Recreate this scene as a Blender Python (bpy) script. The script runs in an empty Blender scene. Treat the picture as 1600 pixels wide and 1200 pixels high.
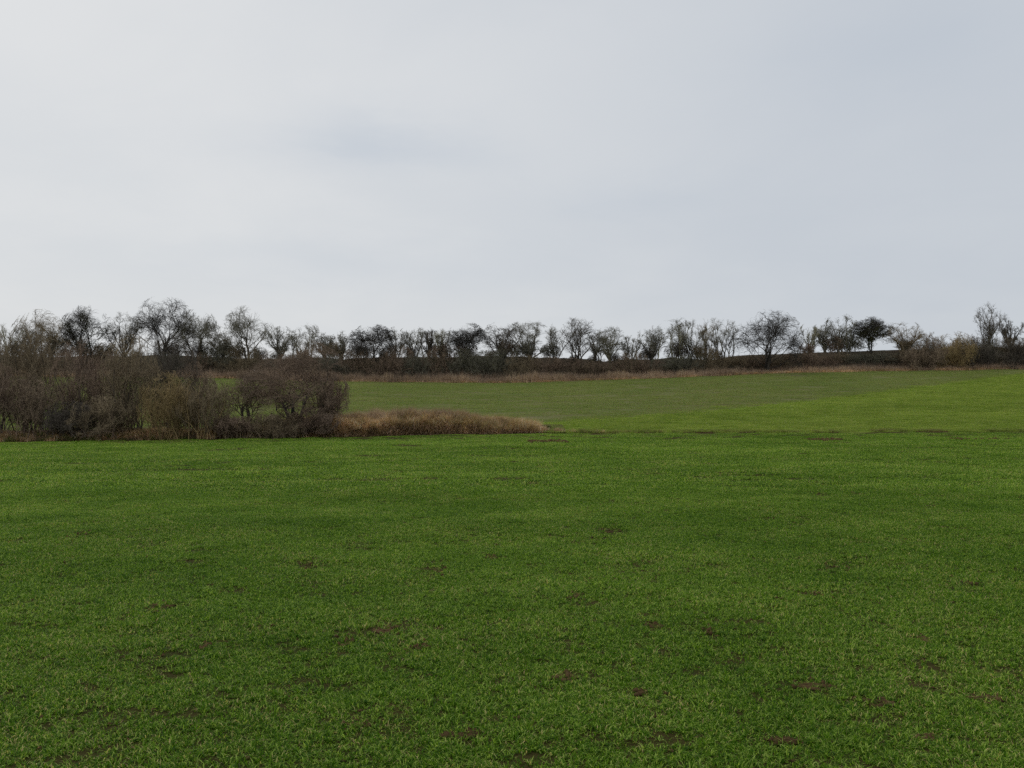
import bpy, math, random
import numpy as np

# ------------------------------------------------------------------ camera, world, sun, exposure
W, H = 1600.0, 1200.0
F = 1500.0            # focal length in photograph pixels
HZ = 640.0            # eye level in the photograph
CAMZ = 1.75

scn = bpy.context.scene
cam_d = bpy.data.cameras.new('camera')
cam = bpy.data.objects.new('camera', cam_d)
scn.collection.objects.link(cam)
cam_d.sensor_width = 36.0
cam_d.lens = 36.0 * F / W
cam_d.clip_start = 0.1
cam_d.clip_end = 6000
cam.location = (0, 0, CAMZ)
cam.rotation_euler = (math.radians(90) + math.atan((HZ - H / 2) / F), 0, 0)
scn.camera = cam

scn.view_settings.view_transform = 'Standard'
scn.view_settings.look = 'None'
scn.view_settings.exposure = 0.0
scn.view_settings.gamma = 1.0
scn.view_settings.use_curve_mapping = False
scn.render.engine = 'CYCLES'
scn.cycles.use_denoising = False
scn.cycles.max_bounces = 6
scn.cycles.diffuse_bounces = 3
scn.cycles.glossy_bounces = 2
scn.cycles.transmission_bounces = 3
scn.render.filter_size = 1.15
scn.cycles.sample_clamp_direct = 4.0
scn.cycles.sample_clamp_indirect = 2.0

SUN_EL, SUN_AZ = 48.0, -35.0     # degrees; azimuth from the view direction (+Y), negative = left

world = bpy.data.worlds.new('World')
scn.world = world
world.use_nodes = True
wn = world.node_tree
wn.nodes.clear()


class NT:
    """tiny helper for node trees"""
    def __init__(s, tree): s.t = tree
    def n(s, typ, **kw):
        nd = s.t.nodes.new(typ)
        for k, v in kw.items():
            if k.startswith('i_'):
                nd.inputs[k[2:].replace('_', ' ')].default_value = v
            else:
                setattr(nd, k, v)
        return nd
    def l(s, a, b): s.t.links.new(a, b)
    def math(s, op, a, b=None, clamp=False):
        nd = s.t.nodes.new('ShaderNodeMath'); nd.operation = op; nd.use_clamp = clamp
        for i, v in enumerate((a, b)):
            if v is None: continue
            if hasattr(v, 'links'): s.l(v, nd.inputs[i])
            else: nd.inputs[i].default_value = v
        return nd.outputs[0]
    def mix(s, f, a, b, blend='MIX'):
        nd = s.t.nodes.new('ShaderNodeMix'); nd.data_type = 'RGBA'; nd.blend_type = blend
        for i, v in ((0, f), (6, a), (7, b)):
            if hasattr(v, 'links'): s.l(v, nd.inputs[i])
            else: nd.inputs[i].default_value = v if i == 0 else (tuple(v) + (1,))[:4]
        return nd.outputs[2]
    def ramp(s, v, stops, interp='LINEAR'):
        nd = s.t.nodes.new('ShaderNodeValToRGB'); nd.color_ramp.interpolation = interp
        cr = nd.color_ramp
        while len(cr.elements) < len(stops): cr.elements.new(0.5)
        for e, (p, c) in zip(cr.elements, stops):
            e.position = p
            e.color = (c, c, c, 1) if isinstance(c, (int, float)) else (tuple(c) + (1,))[:4]
        s.l(v, nd.inputs[0])
        return nd.outputs[0]
    def noise(s, vec, scale, detail=4, rough=0.55, dist=0.0):
        nd = s.t.nodes.new('ShaderNodeTexNoise')
        s.l(vec, nd.inputs['Vector'])
        nd.inputs['Scale'].default_value = scale
        nd.inputs['Detail'].default_value = detail
        nd.inputs['Roughness'].default_value = rough
        nd.inputs['Distortion'].default_value = dist
        return nd.outputs['Fac']
    def mapping(s, vec, scale=(1, 1, 1), loc=(0, 0, 0), rot=(0, 0, 0)):
        nd = s.t.nodes.new('ShaderNodeMapping')
        s.l(vec, nd.inputs[0])
        nd.inputs['Scale'].default_value = scale
        nd.inputs['Location'].default_value = loc
        nd.inputs['Rotation'].default_value = rot
        return nd.outputs[0]


w = NT(wn)
tc = w.n('ShaderNodeTexCoord')
sep = w.n('ShaderNodeSeparateXYZ'); w.l(tc.outputs['Generated'], sep.inputs[0])
up = w.math('MAXIMUM', sep.outputs[2], 0.0)
# cloud deck: direction projected on a flat layer overhead, so clouds flatten towards the horizon
den = w.math('ADD', up, 0.16)
cx = w.math('DIVIDE', sep.outputs[0], den)
cy = w.math('DIVIDE', sep.outputs[1], den)
comb = w.n('ShaderNodeCombineXYZ'); w.l(cx, comb.inputs[0]); w.l(cy, comb.inputs[1])
n1 = w.noise(w.mapping(comb.outputs[0], scale=(0.75, 0.75, 1), loc=(3.1, 7.7, 0)), 1.0, 5, 0.5, 0.35)
n2 = w.noise(w.mapping(comb.outputs[0], scale=(2.0, 1.6, 1), loc=(11.0, 1.3, 0)), 1.0, 5, 0.55, 0.5)
n3 = w.noise(w.mapping(comb.outputs[0], scale=(0.3, 0.3, 1), loc=(5.4, 2.2, 0)), 1.0, 2, 0.5, 0.0)
cl = w.math('ADD', w.math('MULTIPLY', n1, 0.62), w.math('MULTIPLY', n2, 0.38))
cl = w.ramp(cl, [(0.36, 0.0), (0.62, 1.0)], 'EASE')
# the veil is thinner (bluer, darker) towards the right and brighter towards the sun on the left
side = w.math('ADD', w.math('MULTIPLY', sep.outputs[0], 1.15), w.math('MULTIPLY', n3, 0.5))
side = w.ramp(w.math('ADD', side, 0.30), [(0.05, 0.0), (1.15, 1.0)], 'EASE')
bright = w.mix(side, (0.662, 0.676, 0.686), (0.530, 0.565, 0.608))
dark = w.mix(side, (0.618, 0.640, 0.660), (0.505, 0.543, 0.592))
sky_c = w.mix(cl, dark, bright)
# two grey-blue smudges of thicker cloud
for (dx, dz, sx, sz, amt, k) in ((-0.133, 0.273, 0.055, 0.020, 0.30, 0), (-0.23, 0.262, 0.07, 0.012, 0.10, 1), (-0.07, 0.255, 0.06, 0.010, 0.12, 5),
                              (0.13, 0.215, 0.06, 0.014, 0.16, 2), (-0.17, 0.150, 0.16, 0.020, 0.16, 3), (0.36, 0.33, 0.10, 0.03, 0.14, 4)):
    wob = w.noise(w.mapping(tc.outputs['Generated'], scale=(9, 9, 30), loc=(k * 3.3, 0, 0)), 1.0, 4, 0.6)
    ex = w.math('DIVIDE', w.math('ADD', w.math('SUBTRACT', sep.outputs[0], dx), w.math('MULTIPLY', w.math('SUBTRACT', wob, 0.5), 0.10)), sx)
    ez = w.math('DIVIDE', w.math('ADD', w.math('SUBTRACT', sep.outputs[2], dz), w.math('MULTIPLY', w.math('SUBTRACT', wob, 0.5), 0.05)), sz)
    front = w.math('GREATER_THAN', sep.outputs[1], 0.0)
    r2 = w.math('ADD', w.math('MULTIPLY', ex, ex), w.math('MULTIPLY', ez, ez))
    g = w.math('POWER', 2.718, w.math('MULTIPLY', r2, -0.5))
    g = w.math('MULTIPLY', w.math('MULTIPLY', g, front), amt * 1.05)
    sky_c = w.mix(g, sky_c, (0.38, 0.45, 0.54))
# pale band near the horizon
hz = w.ramp(sep.outputs[2], [(0.0, 1.0), (0.14, 0.0)], 'EASE')
sky_c = w.mix(w.math('MULTIPLY', hz, 0.18), sky_c, (0.64, 0.665, 0.675))
nish = w.n('ShaderNodeTexSky', sky_type='NISHITA', sun_disc=False, sun_elevation=math.radians(SUN_EL),
           sun_rotation=math.radians(SUN_AZ), air_density=1.0, dust_density=3.0)
bg1 = w.n('ShaderNodeBackground'); w.l(sky_c, bg1.inputs[0]); bg1.inputs[1].default_value = 1.04
bg2 = w.n('ShaderNodeBackground'); w.l(nish.outputs[0], bg2.inputs[0]); bg2.inputs[1].default_value = 0.005
add = w.n('ShaderNodeAddShader'); w.l(bg1.outputs[0], add.inputs[0]); w.l(bg2.outputs[0], add.inputs[1])
wo = w.n('ShaderNodeOutputWorld'); w.l(add.outputs[0], wo.inputs[0])

sun_d = bpy.data.lights.new('sun', 'SUN')
sun_d.energy = 0.9
sun_d.angle = math.radians(16)
sun_d.color = (1.0, 0.965, 0.90)
sun = bpy.data.objects.new('sun', sun_d)
scn.collection.objects.link(sun)
sun.rotation_euler = (math.radians(-(90 - SUN_EL)), 0, math.radians(-SUN_AZ))

# ------------------------------------------------------------------ helpers
RNG = np.random.default_rng(11)


def mk_mesh(name, V, T, mats=(), attrs=None, smooth=False):
    V = np.ascontiguousarray(V, np.float32); T = np.ascontiguousarray(T, np.int32)
    me = bpy.data.meshes.new(name)
    me.vertices.add(len(V)); me.vertices.foreach_set('co', V.ravel())
    k = T.shape[1]
    me.loops.add(T.size); me.loops.foreach_set('vertex_index', T.ravel())
    me.polygons.add(len(T)); me.polygons.foreach_set('loop_start', np.arange(0, T.size, k, dtype=np.int32))
    if smooth: me.polygons.foreach_set('use_smooth', np.ones(len(T), bool))
    for m in mats: me.materials.append(m)
    for an, av in (attrs or {}).items():
        a = me.attributes.new(an, 'FLOAT', 'POINT'); a.data.foreach_set('value', np.ascontiguousarray(av, np.float32))
    me.update()
    return me


def link(name, me, parent=None, loc=None, **props):
    o = bpy.data.objects.new(name, me)
    scn.collection.objects.link(o)
    if parent is not None: o.parent = parent
    if loc is not None: o.location = loc
    for k, v in props.items():
        if v is not None: o[k] = v
    return o


def sm(a, b, t):
    t = np.clip((np.asarray(t, float) - a) / (b - a), 0, 1)
    return t * t * (3 - 2 * t)


def vnoise(x, y, seed=0):
    """smooth 2-D value noise, -1..1"""
    x = np.asarray(x, float); y = np.asarray(y, float)
    xi = np.floor(x); yi = np.floor(y); fx = x - xi; fy = y - yi
    fx = fx * fx * (3 - 2 * fx); fy = fy * fy * (3 - 2 * fy)
    def h(a, b):
        v = np.sin(a * 127.1 + b * 311.7 + seed * 74.7) * 43758.5453
        return (v - np.floor(v)) * 2 - 1
    return (h(xi, yi) * (1 - fx) + h(xi + 1, yi) * fx) * (1 - fy) + (h(xi, yi + 1) * (1 - fx) + h(xi + 1, yi + 1) * fx) * fy


# ------------------------------------------------------------------ lie of the land
YH = 130.0                                   # foot of the far hedge


def pz(py, d): return CAMZ + (HZ - py) / F * d


def xof(px, d): return (px - 800) / F * d


def ye(x):                                    # far edge of the near field
    return np.interp(x, [-150, -26.7, -11, 1.7, 31, 150], [44, 50, 52, 54, 58, 74])


def ze(x):
    return np.interp(x, [-150, -26.7, -11, 1.7, 31, 150], [0.0, 0.08, 0.22, 0.42, 0.40, 0.4])


def ym(x):                                    # boundary between the lush meadow and the upper field
    x = np.asarray(x, float)
    return np.maximum(ye(x) + 0.05, np.interp(x, [-8, 0, 2, 12, 24, 40, 62, 90], [50, 56, 61.5, 70.5, 82, 98, 119, 128.5]))


_hx = np.array([-120, xof(0, YH), xof(330, YH), xof(500, YH), xof(700, YH), xof(820, YH), xof(1000, YH), xof(1100, YH), xof(1200, YH), xof(1600, YH), 130])
_hz = np.array([pz(588, YH), pz(588, YH), pz(590, YH), pz(596, YH), pz(598, YH), pz(598, YH), pz(592, YH), pz(588, YH), pz(583, YH), pz(576, YH), pz(572, YH)])


def zh(x):
    x = np.asarray(x, float)
    return (np.interp(x - 4, _hx, _hz) + np.interp(x, _hx, _hz) + np.interp(x + 4, _hx, _hz)) / 3


_tx = np.array([-120, xof(0, 135), xof(900, 135), xof(1050, 135), xof(1200, 135), xof(1400, 135), xof(1600, 135), 140])
_tz = np.array([pz(553, 135), pz(553, 135), pz(558, 135), pz(557, 135), pz(553.5, 135), pz(546.5, 135), pz(540, 135), pz(535, 135)])


def ztop(x): return np.interp(x, _tx, _tz)


def mound(x, y):
    """grassy bank between the two fields"""
    x = np.asarray(x, float); y = np.asarray(y, float)
    hm = np.interp(x, [-150, -14, -10.5, -7.5, -4.0, -1.8, 0.2, 1.4, 2.4], [0.25, 0.35, 0.60, 0.66, 0.62, 0.45, 0.26, 0.10, 0.0])
    hm = hm * (1 + 0.22 * vnoise(x * 0.9, y * 0.5, 3) + 0.12 * vnoise(x * 2.7, y * 1.7, 4))
    s = (y - ye(x) - 0.05) / 5.2
    return np.where((s > 0) & (s < 1), hm * np.sin(np.pi * np.clip(s, 0, 1) ** 0.6) ** 0.8, 0.0)


def ground(x, y):
    x = np.asarray(x, float); y = np.asarray(y, float)
    e = ye(x); z0 = ze(x)
    near = z0 * np.clip(y / e, 0, 1) ** 2
    s = np.clip((y - e) / (YH - e), 0, 1)
    slope = z0 + (zh(x) - z0) * (s ** 1.02)
    z = np.where(y < e, near, slope)
    lump = (0.35 + 0.45 * vnoise(x * 0.22, y * 0.3, 6) + 0.2 * vnoise(x * 0.8, y * 0.8, 7)) * (1 - sm(28, 34, x) * (1 - sm(62, 68, x)))
    z = z + np.where(y > YH, sm(131.5, 135.0, y) * (ztop(x) - lump - zh(x)), 0)
    z = z - sm(138.0, 150.0, y) * (ztop(x) - zh(x) * 0.9)
    far = 1 - sm(400, 1500, y)
    z = z * np.where(y > 400, far, 1)
    z = z + 0.035 * vnoise(x * 0.35, y * 0.35, 1) * sm(2, 8, y) + 0.012 * vnoise(x * 1.7, y * 1.7, 2)
    return z + mound(x, y)


def gz(x, y): return float(ground(x, y))


# ------------------------------------------------------------------ materials
def new_mat(name):
    m = bpy.data.materials.new(name); m.use_nodes = True
    m.node_tree.nodes.clear()
    return m, NT(m.node_tree)


def field_mat(name, cols, rough=0.9, scales=(0.05, 0.35, 3.0), streak=0.0, bump=0.03, hole=None, bs=22):
    m, t = new_mat(name)
    g = t.n('ShaderNodeNewGeometry'); pos = g.outputs['Position']
    a = t.noise(t.mapping(pos, scale=(1, 1.6, 1)), scales[0], 4, 0.6)
    b = t.noise(pos, scales[1], 5, 0.65)
    c = t.noise(t.mapping(pos, scale=(1, 1, 0.3)), scales[2], 6, 0.75)
    f = t.math('ADD', t.math('MULTIPLY', a, 0.45), t.math('ADD', t.math('MULTIPLY', b, 0.3), t.math('MULTIPLY', c, 0.25)))
    if streak:
        s = t.noise(t.mapping(pos, scale=(0.05, 1.1, 1), rot=(0, 0, 0.06)), 0.9, 4, 0.7)
        f = t.math('ADD', f, t.math('MULTIPLY', t.math('SUBTRACT', s, 0.5), streak))
    col = t.ramp(f, cols)
    if hole is not None:
        h = t.ramp(t.math('ADD', t.noise(pos, 1.3, 5, 0.7), t.math('MULTIPLY', c, 0.3)), [(hole[0], 0.0), (hole[0] + 0.06, 1.0)])
        col = t.mix(t.math('MULTIPLY', h, hole[1]), col, hole[2])
    bs_ = t.n('ShaderNodeBsdfPrincipled'); t.l(col, bs_.inputs['Base Color'])
    bs_.inputs['Roughness'].default_value = rough
    bs_.inputs['Specular IOR Level'].default_value = 0.02
    bp = t.n('ShaderNodeBump'); bp.inputs['Strength'].default_value = 0.8; bp.inputs['Distance'].default_value = bump
    t.l(t.noise(pos, bs, 6, 0.7), bp.inputs['Height']); t.l(bp.outputs[0], bs_.inputs['Normal'])
    o = t.n('ShaderNodeOutputMaterial'); t.l(bs_.outputs[0], o.inputs[0])
    return m


M_soil = field_mat('field_soil', [(0.30, (0.028, 0.036, 0.009)), (0.5, (0.050, 0.044, 0.014)), (0.7, (0.082, 0.056, 0.024))], scales=(0.1, 1.2, 9), bump=0.05, bs=14)
M_upper = field_mat('upper_field_soil', [(0.36, (0.104, 0.143, 0.036)), (0.50, (0.140, 0.146, 0.057)), (0.64, (0.171, 0.143, 0.078))], scales=(0.045, 0.3, 3), streak=0.06)
M_meadow = field_mat('meadow_turf', [(0.34, (0.10, 0.165, 0.016)), (0.5, (0.14, 0.210, 0.024)), (0.66, (0.18, 0.220, 0.040))], scales=(0.06, 0.4, 3), streak=0.5)
M_bank = field_mat('bank_litter', [(0.3, (0.045, 0.040, 0.020)), (0.5, (0.085, 0.062, 0.036)), (0.7, (0.12, 0.09, 0.05))], scales=(0.2, 1.0, 6), bump=0.1, bs=6)
M_emb = field_mat('embankment_brush', [(0.3, (0.065, 0.058, 0.040)), (0.5, (0.105, 0.085, 0.060)), (0.7, (0.15, 0.115, 0.085))], scales=(0.2, 1.0, 6), bump=0.25, bs=4)
M_clod = field_mat('bare_earth', [(0.3, (0.042, 0.029, 0.013)), (0.5, (0.098, 0.064, 0.030)), (0.7, (0.165, 0.110, 0.056))], scales=(1.0, 6, 40), bump=0.02, bs=60)


def blade_mat(name, ramp, dry, dry_pos, n_scale=0.5, rough=0.45, spec=0.06, trans=0.38, mod=(0.72, 1.22), streak=0.25):
    m, t = new_mat(name)
    g = t.n('ShaderNodeNewGeometry'); pos = g.outputs['Position']
    at = t.n('ShaderNodeAttribute', attribute_name='tint')
    big = t.noise(t.mapping(pos, scale=(1, 1.4, 1)), 0.11, 4, 0.6)
    midn = t.noise(pos, n_scale, 5, 0.65)
    s = t.noise(t.mapping(pos, scale=(0.045, 1.0, 1), rot=(0, 0, 0.05)), 0.8, 4, 0.7)
    f = t.math('ADD', t.math('MULTIPLY', at.outputs['Fac'], 0.55), t.math('MULTIPLY', t.math('ADD', big, midn), 0.25))
    f = t.math('ADD', f, t.math('MULTIPLY', t.math('SUBTRACT', s, 0.5), streak))
    col = t.ramp(f, ramp)
    d = t.ramp(t.math('ADD', at.outputs['Fac'], t.math('MULTIPLY', t.math('SUBTRACT', midn, 0.5), 0.5)), [(dry_pos, 0.0), (dry_pos + 0.03, 1.0)])
    col = t.mix(d, col, dry)
    k = t.ramp(t.math('ADD', t.math('MULTIPLY', midn, 0.5), t.math('MULTIPLY', big, 0.5)), [(0.36, mod[0]), (0.62, mod[1])])
    col = t.mix(1.0, col, k, 'MULTIPLY')
    bs = t.n('ShaderNodeBsdfPrincipled'); t.l(col, bs.inputs['Base Color'])
    bs.inputs['Roughness'].default_value = rough
    bs.inputs['Specular IOR Level'].default_value = spec
    tr = t.n('ShaderNodeBsdfTranslucent'); t.l(t.mix(1.0, col, (1.2, 1.25, 0.7), 'MULTIPLY'), tr.inputs[0])
    mx = t.n('ShaderNodeMixShader'); mx.inputs[0].default_value = trans
    t.l(bs.outputs[0], mx.inputs[1]); t.l(tr.outputs[0], mx.inputs[2])
    o = t.n('ShaderNodeOutputMaterial'); t.l(mx.outputs[0], o.inputs[0])
    return m


M_wheat = blade_mat('wheat_blade', [(0.27, (0.026, 0.087, 0.002)), (0.45, (0.078, 0.181, 0.009)), (0.60, (0.152, 0.275, 0.016)), (0.70, (0.380, 0.514, 0.099))], (0.600, 0.495, 0.221), 0.955, mod=(0.90, 1.08), streak=0.06)  # palest ramp stop paints the sparkling blade highlights into the colour
M_upblade = blade_mat('upper_wheat_blade', [(0.3, (0.158, 0.254, 0.052)), (0.5, (0.225, 0.281, 0.084)), (0.72, (0.310, 0.275, 0.142))], (0.252, 0.216, 0.095), 0.84, mod=(0.9, 1.1), streak=0.25)
M_meadblade = blade_mat('meadow_blade', [(0.3, (0.154, 0.245, 0.033)), (0.5, (0.222, 0.317, 0.046)), (0.72, (0.308, 0.348, 0.088))], (0.456, 0.433, 0.165), 0.92, mod=(0.85, 1.15), streak=0.4)
M_fringe = blade_mat('edge_grass_blade', [(0.25, (0.07, 0.11, 0.025)), (0.5, (0.16, 0.19, 0.05)), (0.75, (0.27, 0.24, 0.11))], (0.34, 0.28, 0.15), 0.8, mod=(0.7, 1.15))
M_dead = blade_mat('dead_grass', [(0.22, (0.256, 0.240, 0.081)), (0.42, (0.472, 0.324, 0.171)), (0.62, (0.667, 0.427, 0.302)), (0.8, (0.800, 0.635, 0.443))], (0.800, 0.786, 0.643), 0.93, n_scale=0.9, rough=0.7, spec=0.15, trans=0.3, mod=(0.55, 1.35), streak=0.3)
M_weed = blade_mat('dead_weed_stems', [(0.25, (0.240, 0.168, 0.124)), (0.5, (0.405, 0.280, 0.206)), (0.75, (0.555, 0.432, 0.297))], (0.780, 0.672, 0.462), 0.93, n_scale=0.22, rough=0.75, spec=0.1, trans=0.2, mod=(0.7, 1.2), streak=0.15)
M_ivy = blade_mat('ivy_leaf', [(0.25, (0.040, 0.046, 0.018)), (0.5, (0.066, 0.070, 0.028)), (0.8, (0.105, 0.105, 0.042))], (0.09, 0.09, 0.035), 0.96, rough=0.5, spec=0.12, trans=0.25)


def bark_mat(name, c0, c1, c2, rough=0.85):
    m, t = new_mat(name)
    g = t.n('ShaderNodeNewGeometry'); pos = g.outputs['Position']
    at = t.n('ShaderNodeAttribute', attribute_name='tint')
    n = t.noise(pos, 0.55, 4, 0.6)
    f = t.math('ADD', t.math('MULTIPLY', at.outputs['Fac'], 0.55), t.math('MULTIPLY', n, 0.5))
    fine = t.noise(t.mapping(pos, scale=(1, 1, 0.4)), 18, 4, 0.7)
    f = t.math('ADD', f, t.math('MULTIPLY', t.math('SUBTRACT', fine, 0.5), 0.35))
    col = t.ramp(f, [(0.2, c0), (0.52, c1), (0.85, c2)])
    bs = t.n('ShaderNodeBsdfPrincipled'); t.l(col, bs.inputs['Base Color'])
    bs.inputs['Roughness'].default_value = rough; bs.inputs['Specular IOR Level'].default_value = 0.2
    bp = t.n('ShaderNodeBump'); bp.inputs['Strength'].default_value = 0.6; bp.inputs['Distance'].default_value = 0.02
    t.l(fine, bp.inputs['Height']); t.l(bp.outputs[0], bs.inputs['Normal'])
    o = t.n('ShaderNodeOutputMaterial'); t.l(bs.outputs[0], o.inputs[0])
    return m


BARK = {
    'black': bark_mat('near_black_bark', (0.030, 0.027, 0.024), (0.050, 0.044, 0.038), (0.085, 0.074, 0.060)),
    'dark': bark_mat('dark_bark', (0.061, 0.054, 0.042), (0.106, 0.088, 0.071), (0.184, 0.154, 0.115)),
    'grey': bark_mat('grey_bark', (0.092, 0.086, 0.070), (0.174, 0.160, 0.122), (0.307, 0.287, 0.202)),
    'pale': bark_mat('pale_bark', (0.154, 0.143, 0.096), (0.287, 0.266, 0.176), (0.451, 0.420, 0.269)),
    'rust': bark_mat('rust_twigs', (0.124, 0.095, 0.068), (0.245, 0.179, 0.125), (0.400, 0.314, 0.200)),
    'plum': bark_mat('plum_brown_twigs', (0.127, 0.093, 0.072), (0.226, 0.160, 0.115), (0.362, 0.265, 0.180)),
    'olive': bark_mat('olive_twigs', (0.152, 0.120, 0.052), (0.293, 0.217, 0.099), (0.468, 0.337, 0.166)),
    'brown': bark_mat('brown_twigs', (0.117, 0.093, 0.059), (0.228, 0.177, 0.112), (0.374, 0.292, 0.178)),
}


# ------------------------------------------------------------------ land surface
def band_mesh(name, xs, y0f, y1f, n, mats, power=1.0, lift=0.0):
    t = np.linspace(0, 1, n) ** power
    X = np.repeat(xs[:, None], n, 1)
    Y = y0f(X) * (1 - t) + y1f(X) * t
    Z = ground(X, Y) + lift
    V = np.stack([X, Y, Z], -1).reshape(-1, 3)
    i = np.arange(len(xs) - 1)[:, None] * n + np.arange(n - 1)[None]
    i = i.ravel()
    Q = np.stack([i, i + n, i + n + 1, i + 1], 1)
    return mk_mesh(name, V, Q, mats, smooth=True)


xs = np.concatenate([np.linspace(-1800, -160, 12), np.linspace(-150, -62, 60), np.linspace(-61, 61, 440), np.linspace(62, 150, 60), np.linspace(160, 1800, 12)])
C = lambda v: (lambda X: np.full_like(X, v))
link('wheat_field', band_mesh('wheat_field', xs, C(-60.0), ye, 300, [M_soil]), kind='structure')
link('meadow', band_mesh('meadow', xs, ye, ym, 90, [M_meadow]), kind='structure')
link('upper_field', band_mesh('upper_field', xs, ym, C(YH - 0.8), 120, [M_upper]), kind='structure')
link('field_verge', band_mesh('field_verge', xs, C(YH - 0.8), C(131.6), 8, [M_bank]), kind='structure')
link('embankment', band_mesh('embankment', xs, C(131.6), C(150.0), 36, [M_emb]), kind='structure')
link('far_ground', band_mesh('far_ground', xs, C(150.0), C(4000.0), 40, [M_upper], power=2.0), kind='structure')
xb = np.linspace(-150, 3.1, 420)
link('grass_bank', band_mesh('grass_bank', xb, lambda X: ye(X) + 0.02, lambda X: ye(X) + 5.3, 40, [M_bank], lift=0.06), kind='structure')


# ------------------------------------------------------------------ grass made of blades
def blades(pos, length, width, lean, rng, tint, segs=2, droop=1.0):
    """pos (N,3); returns verts, tris, tint"""
    n = len(pos)
    az = rng.uniform(0, 2 * np.pi, n)
    d = np.stack([np.cos(az), np.sin(az), np.zeros(n)], 1)
    face = az + np.pi / 2 + rng.normal(0, 0.5, n)
    wv = np.stack([np.cos(face), np.sin(face), np.zeros(n)], 1) * width[:, None] * 0.5
    ang = lean                                          # angle from vertical at the base
    p = pos.copy(); rings = [(p - wv, p + wv)]
    step = length / segs
    for k in range(segs):
        dirv = d * np.sin(ang)[:, None] + np.array([0, 0, 1.0]) * np.cos(ang)[:, None]
        p = p + dirv * step[:, None]
        ang = ang + droop * rng.uniform(0.35, 1.1, n)
        if k < segs - 1: rings.append((p - wv * 0.8, p + wv * 0.8))
    V = []
    for a, b in rings: V += [a, b]
    V.append(p)
    V = np.stack(V, 1)                                  # (n, m, 3)
    m = V.shape[1]
    T = []
    for k in range(len(rings) - 1):
        T += [[2 * k, 2 * k + 1, 2 * k + 3], [2 * k, 2 * k + 3, 2 * k + 2]]
    k = len(rings) - 1
    T.append([2 * k, 2 * k + 1, 2 * k + 2])
    T = np.array(T)[None] + (np.arange(n) * m)[:, None, None]
    return V.reshape(-1, 3), T.reshape(-1, 3), np.repeat(tint, m)


def patch(name, mat, n, rad, L, Wd, lean, seed, droop=1.0, clump=0):
    rng = np.random.default_rng(seed)
    if clump:
        c = rng.normal(0, rad * 0.5, (clump, 2))
        xy = c[rng.integers(0, clump, n)] + rng.normal(0, rad * 0.07, (n, 2))
    else:
        xy = rng.normal(0, rad * 0.5, (n, 2))
    pos = np.concatenate([xy, np.full((n, 1), -0.004)], 1)
    V, T, A = blades(pos, rng.uniform(L[0], L[1], n), rng.uniform(Wd[0], Wd[1], n), rng.uniform(lean[0], lean[1], n), rng, rng.uniform(0, 1, n), droop=droop)
    return bpy.data.objects.new(name, mk_mesh(name, V, T, [mat], {'tint': A}))


def scatter(name, pts, variants, smin, smax, seed, label=None, category=None, tilt=0.0):
    """one stuff object: real blades instanced on points"""
    coll = bpy.data.collections.new(name + '_source')
    for v in variants: coll.objects.link(v)
    me = mk_mesh(name, pts, np.zeros((0, 3), int))
    o = link(name, me, kind='stuff', label=label, category=category)
    g = bpy.data.node_groups.new(name, 'GeometryNodeTree')
    g.interface.new_socket('Geometry', in_out='INPUT', socket_type='NodeSocketGeometry')
    g.interface.new_socket('Geometry', in_out='OUTPUT', socket_type='NodeSocketGeometry')
    N = g.nodes.new
    gi = N('NodeGroupInput'); go = N('NodeGroupOutput')
    ci = N('GeometryNodeCollectionInfo'); ci.inputs['Collection'].default_value = coll
    ci.inputs['Separate Children'].default_value = True; ci.inputs['Reset Children'].default_value = True
    iop = N('GeometryNodeInstanceOnPoints'); iop.inputs['Pick Instance'].default_value = True
    m2p = N('GeometryNodeMeshToPoints')
    rv = N('FunctionNodeRandomValue'); rv.data_type = 'INT'
    rv.inputs['Min'].default_value = 0; rv.inputs['Max'].default_value = len(variants) - 1; rv.inputs['Seed'].default_value = seed
    rr = N('FunctionNodeRandomValue'); rr.data_type = 'FLOAT_VECTOR'
    rr.inputs['Min'].default_value = (-tilt, -tilt, 0); rr.inputs['Max'].default_value = (tilt, tilt, 6.283); rr.inputs['Seed'].default_value = seed + 1
    rs = N('FunctionNodeRandomValue'); rs.data_type = 'FLOAT'; rs.inputs['Seed'].default_value = seed + 2
    fs = [s for s in rs.inputs if s.type == 'VALUE']
    fs[0].default_value = smin; fs[1].default_value = smax
    L = g.links.new
    L(gi.outputs[0], m2p.inputs[0]); L(m2p.outputs[0], iop.inputs['Points'])
    L(ci.outputs[0], iop.inputs['Instance'])
    L([s for s in rv.outputs if s.type == 'INT'][0], iop.inputs['Instance Index'])
    L([s for s in rr.outputs if s.type == 'VECTOR'][0], iop.inputs['Rotation'])
    L([s for s in rs.outputs if s.type == 'VALUE'][0], iop.inputs['Scale'])
    L(iop.outputs[0], go.inputs[0])
    md = o.modifiers.new('scatter', 'NODES'); md.node_group = g
    return o


def wedge_pts(n, y0, y1, half, margin, rng):
    """uniform points in the ground wedge the camera looks over, with a margin at the sides"""
    out = []
    need = n
    while need > 0:
        y = rng.uniform(y0, y1, need * 3); x = rng.uniform(-1, 1, need * 3) * (half * y1 + margin)
        k = np.abs(x) < half * y + margin
        p = np.stack([x[k], y[k]], 1)[:need]
        out.append(p); need -= len(p)
    return np.concatenate(out)


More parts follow.
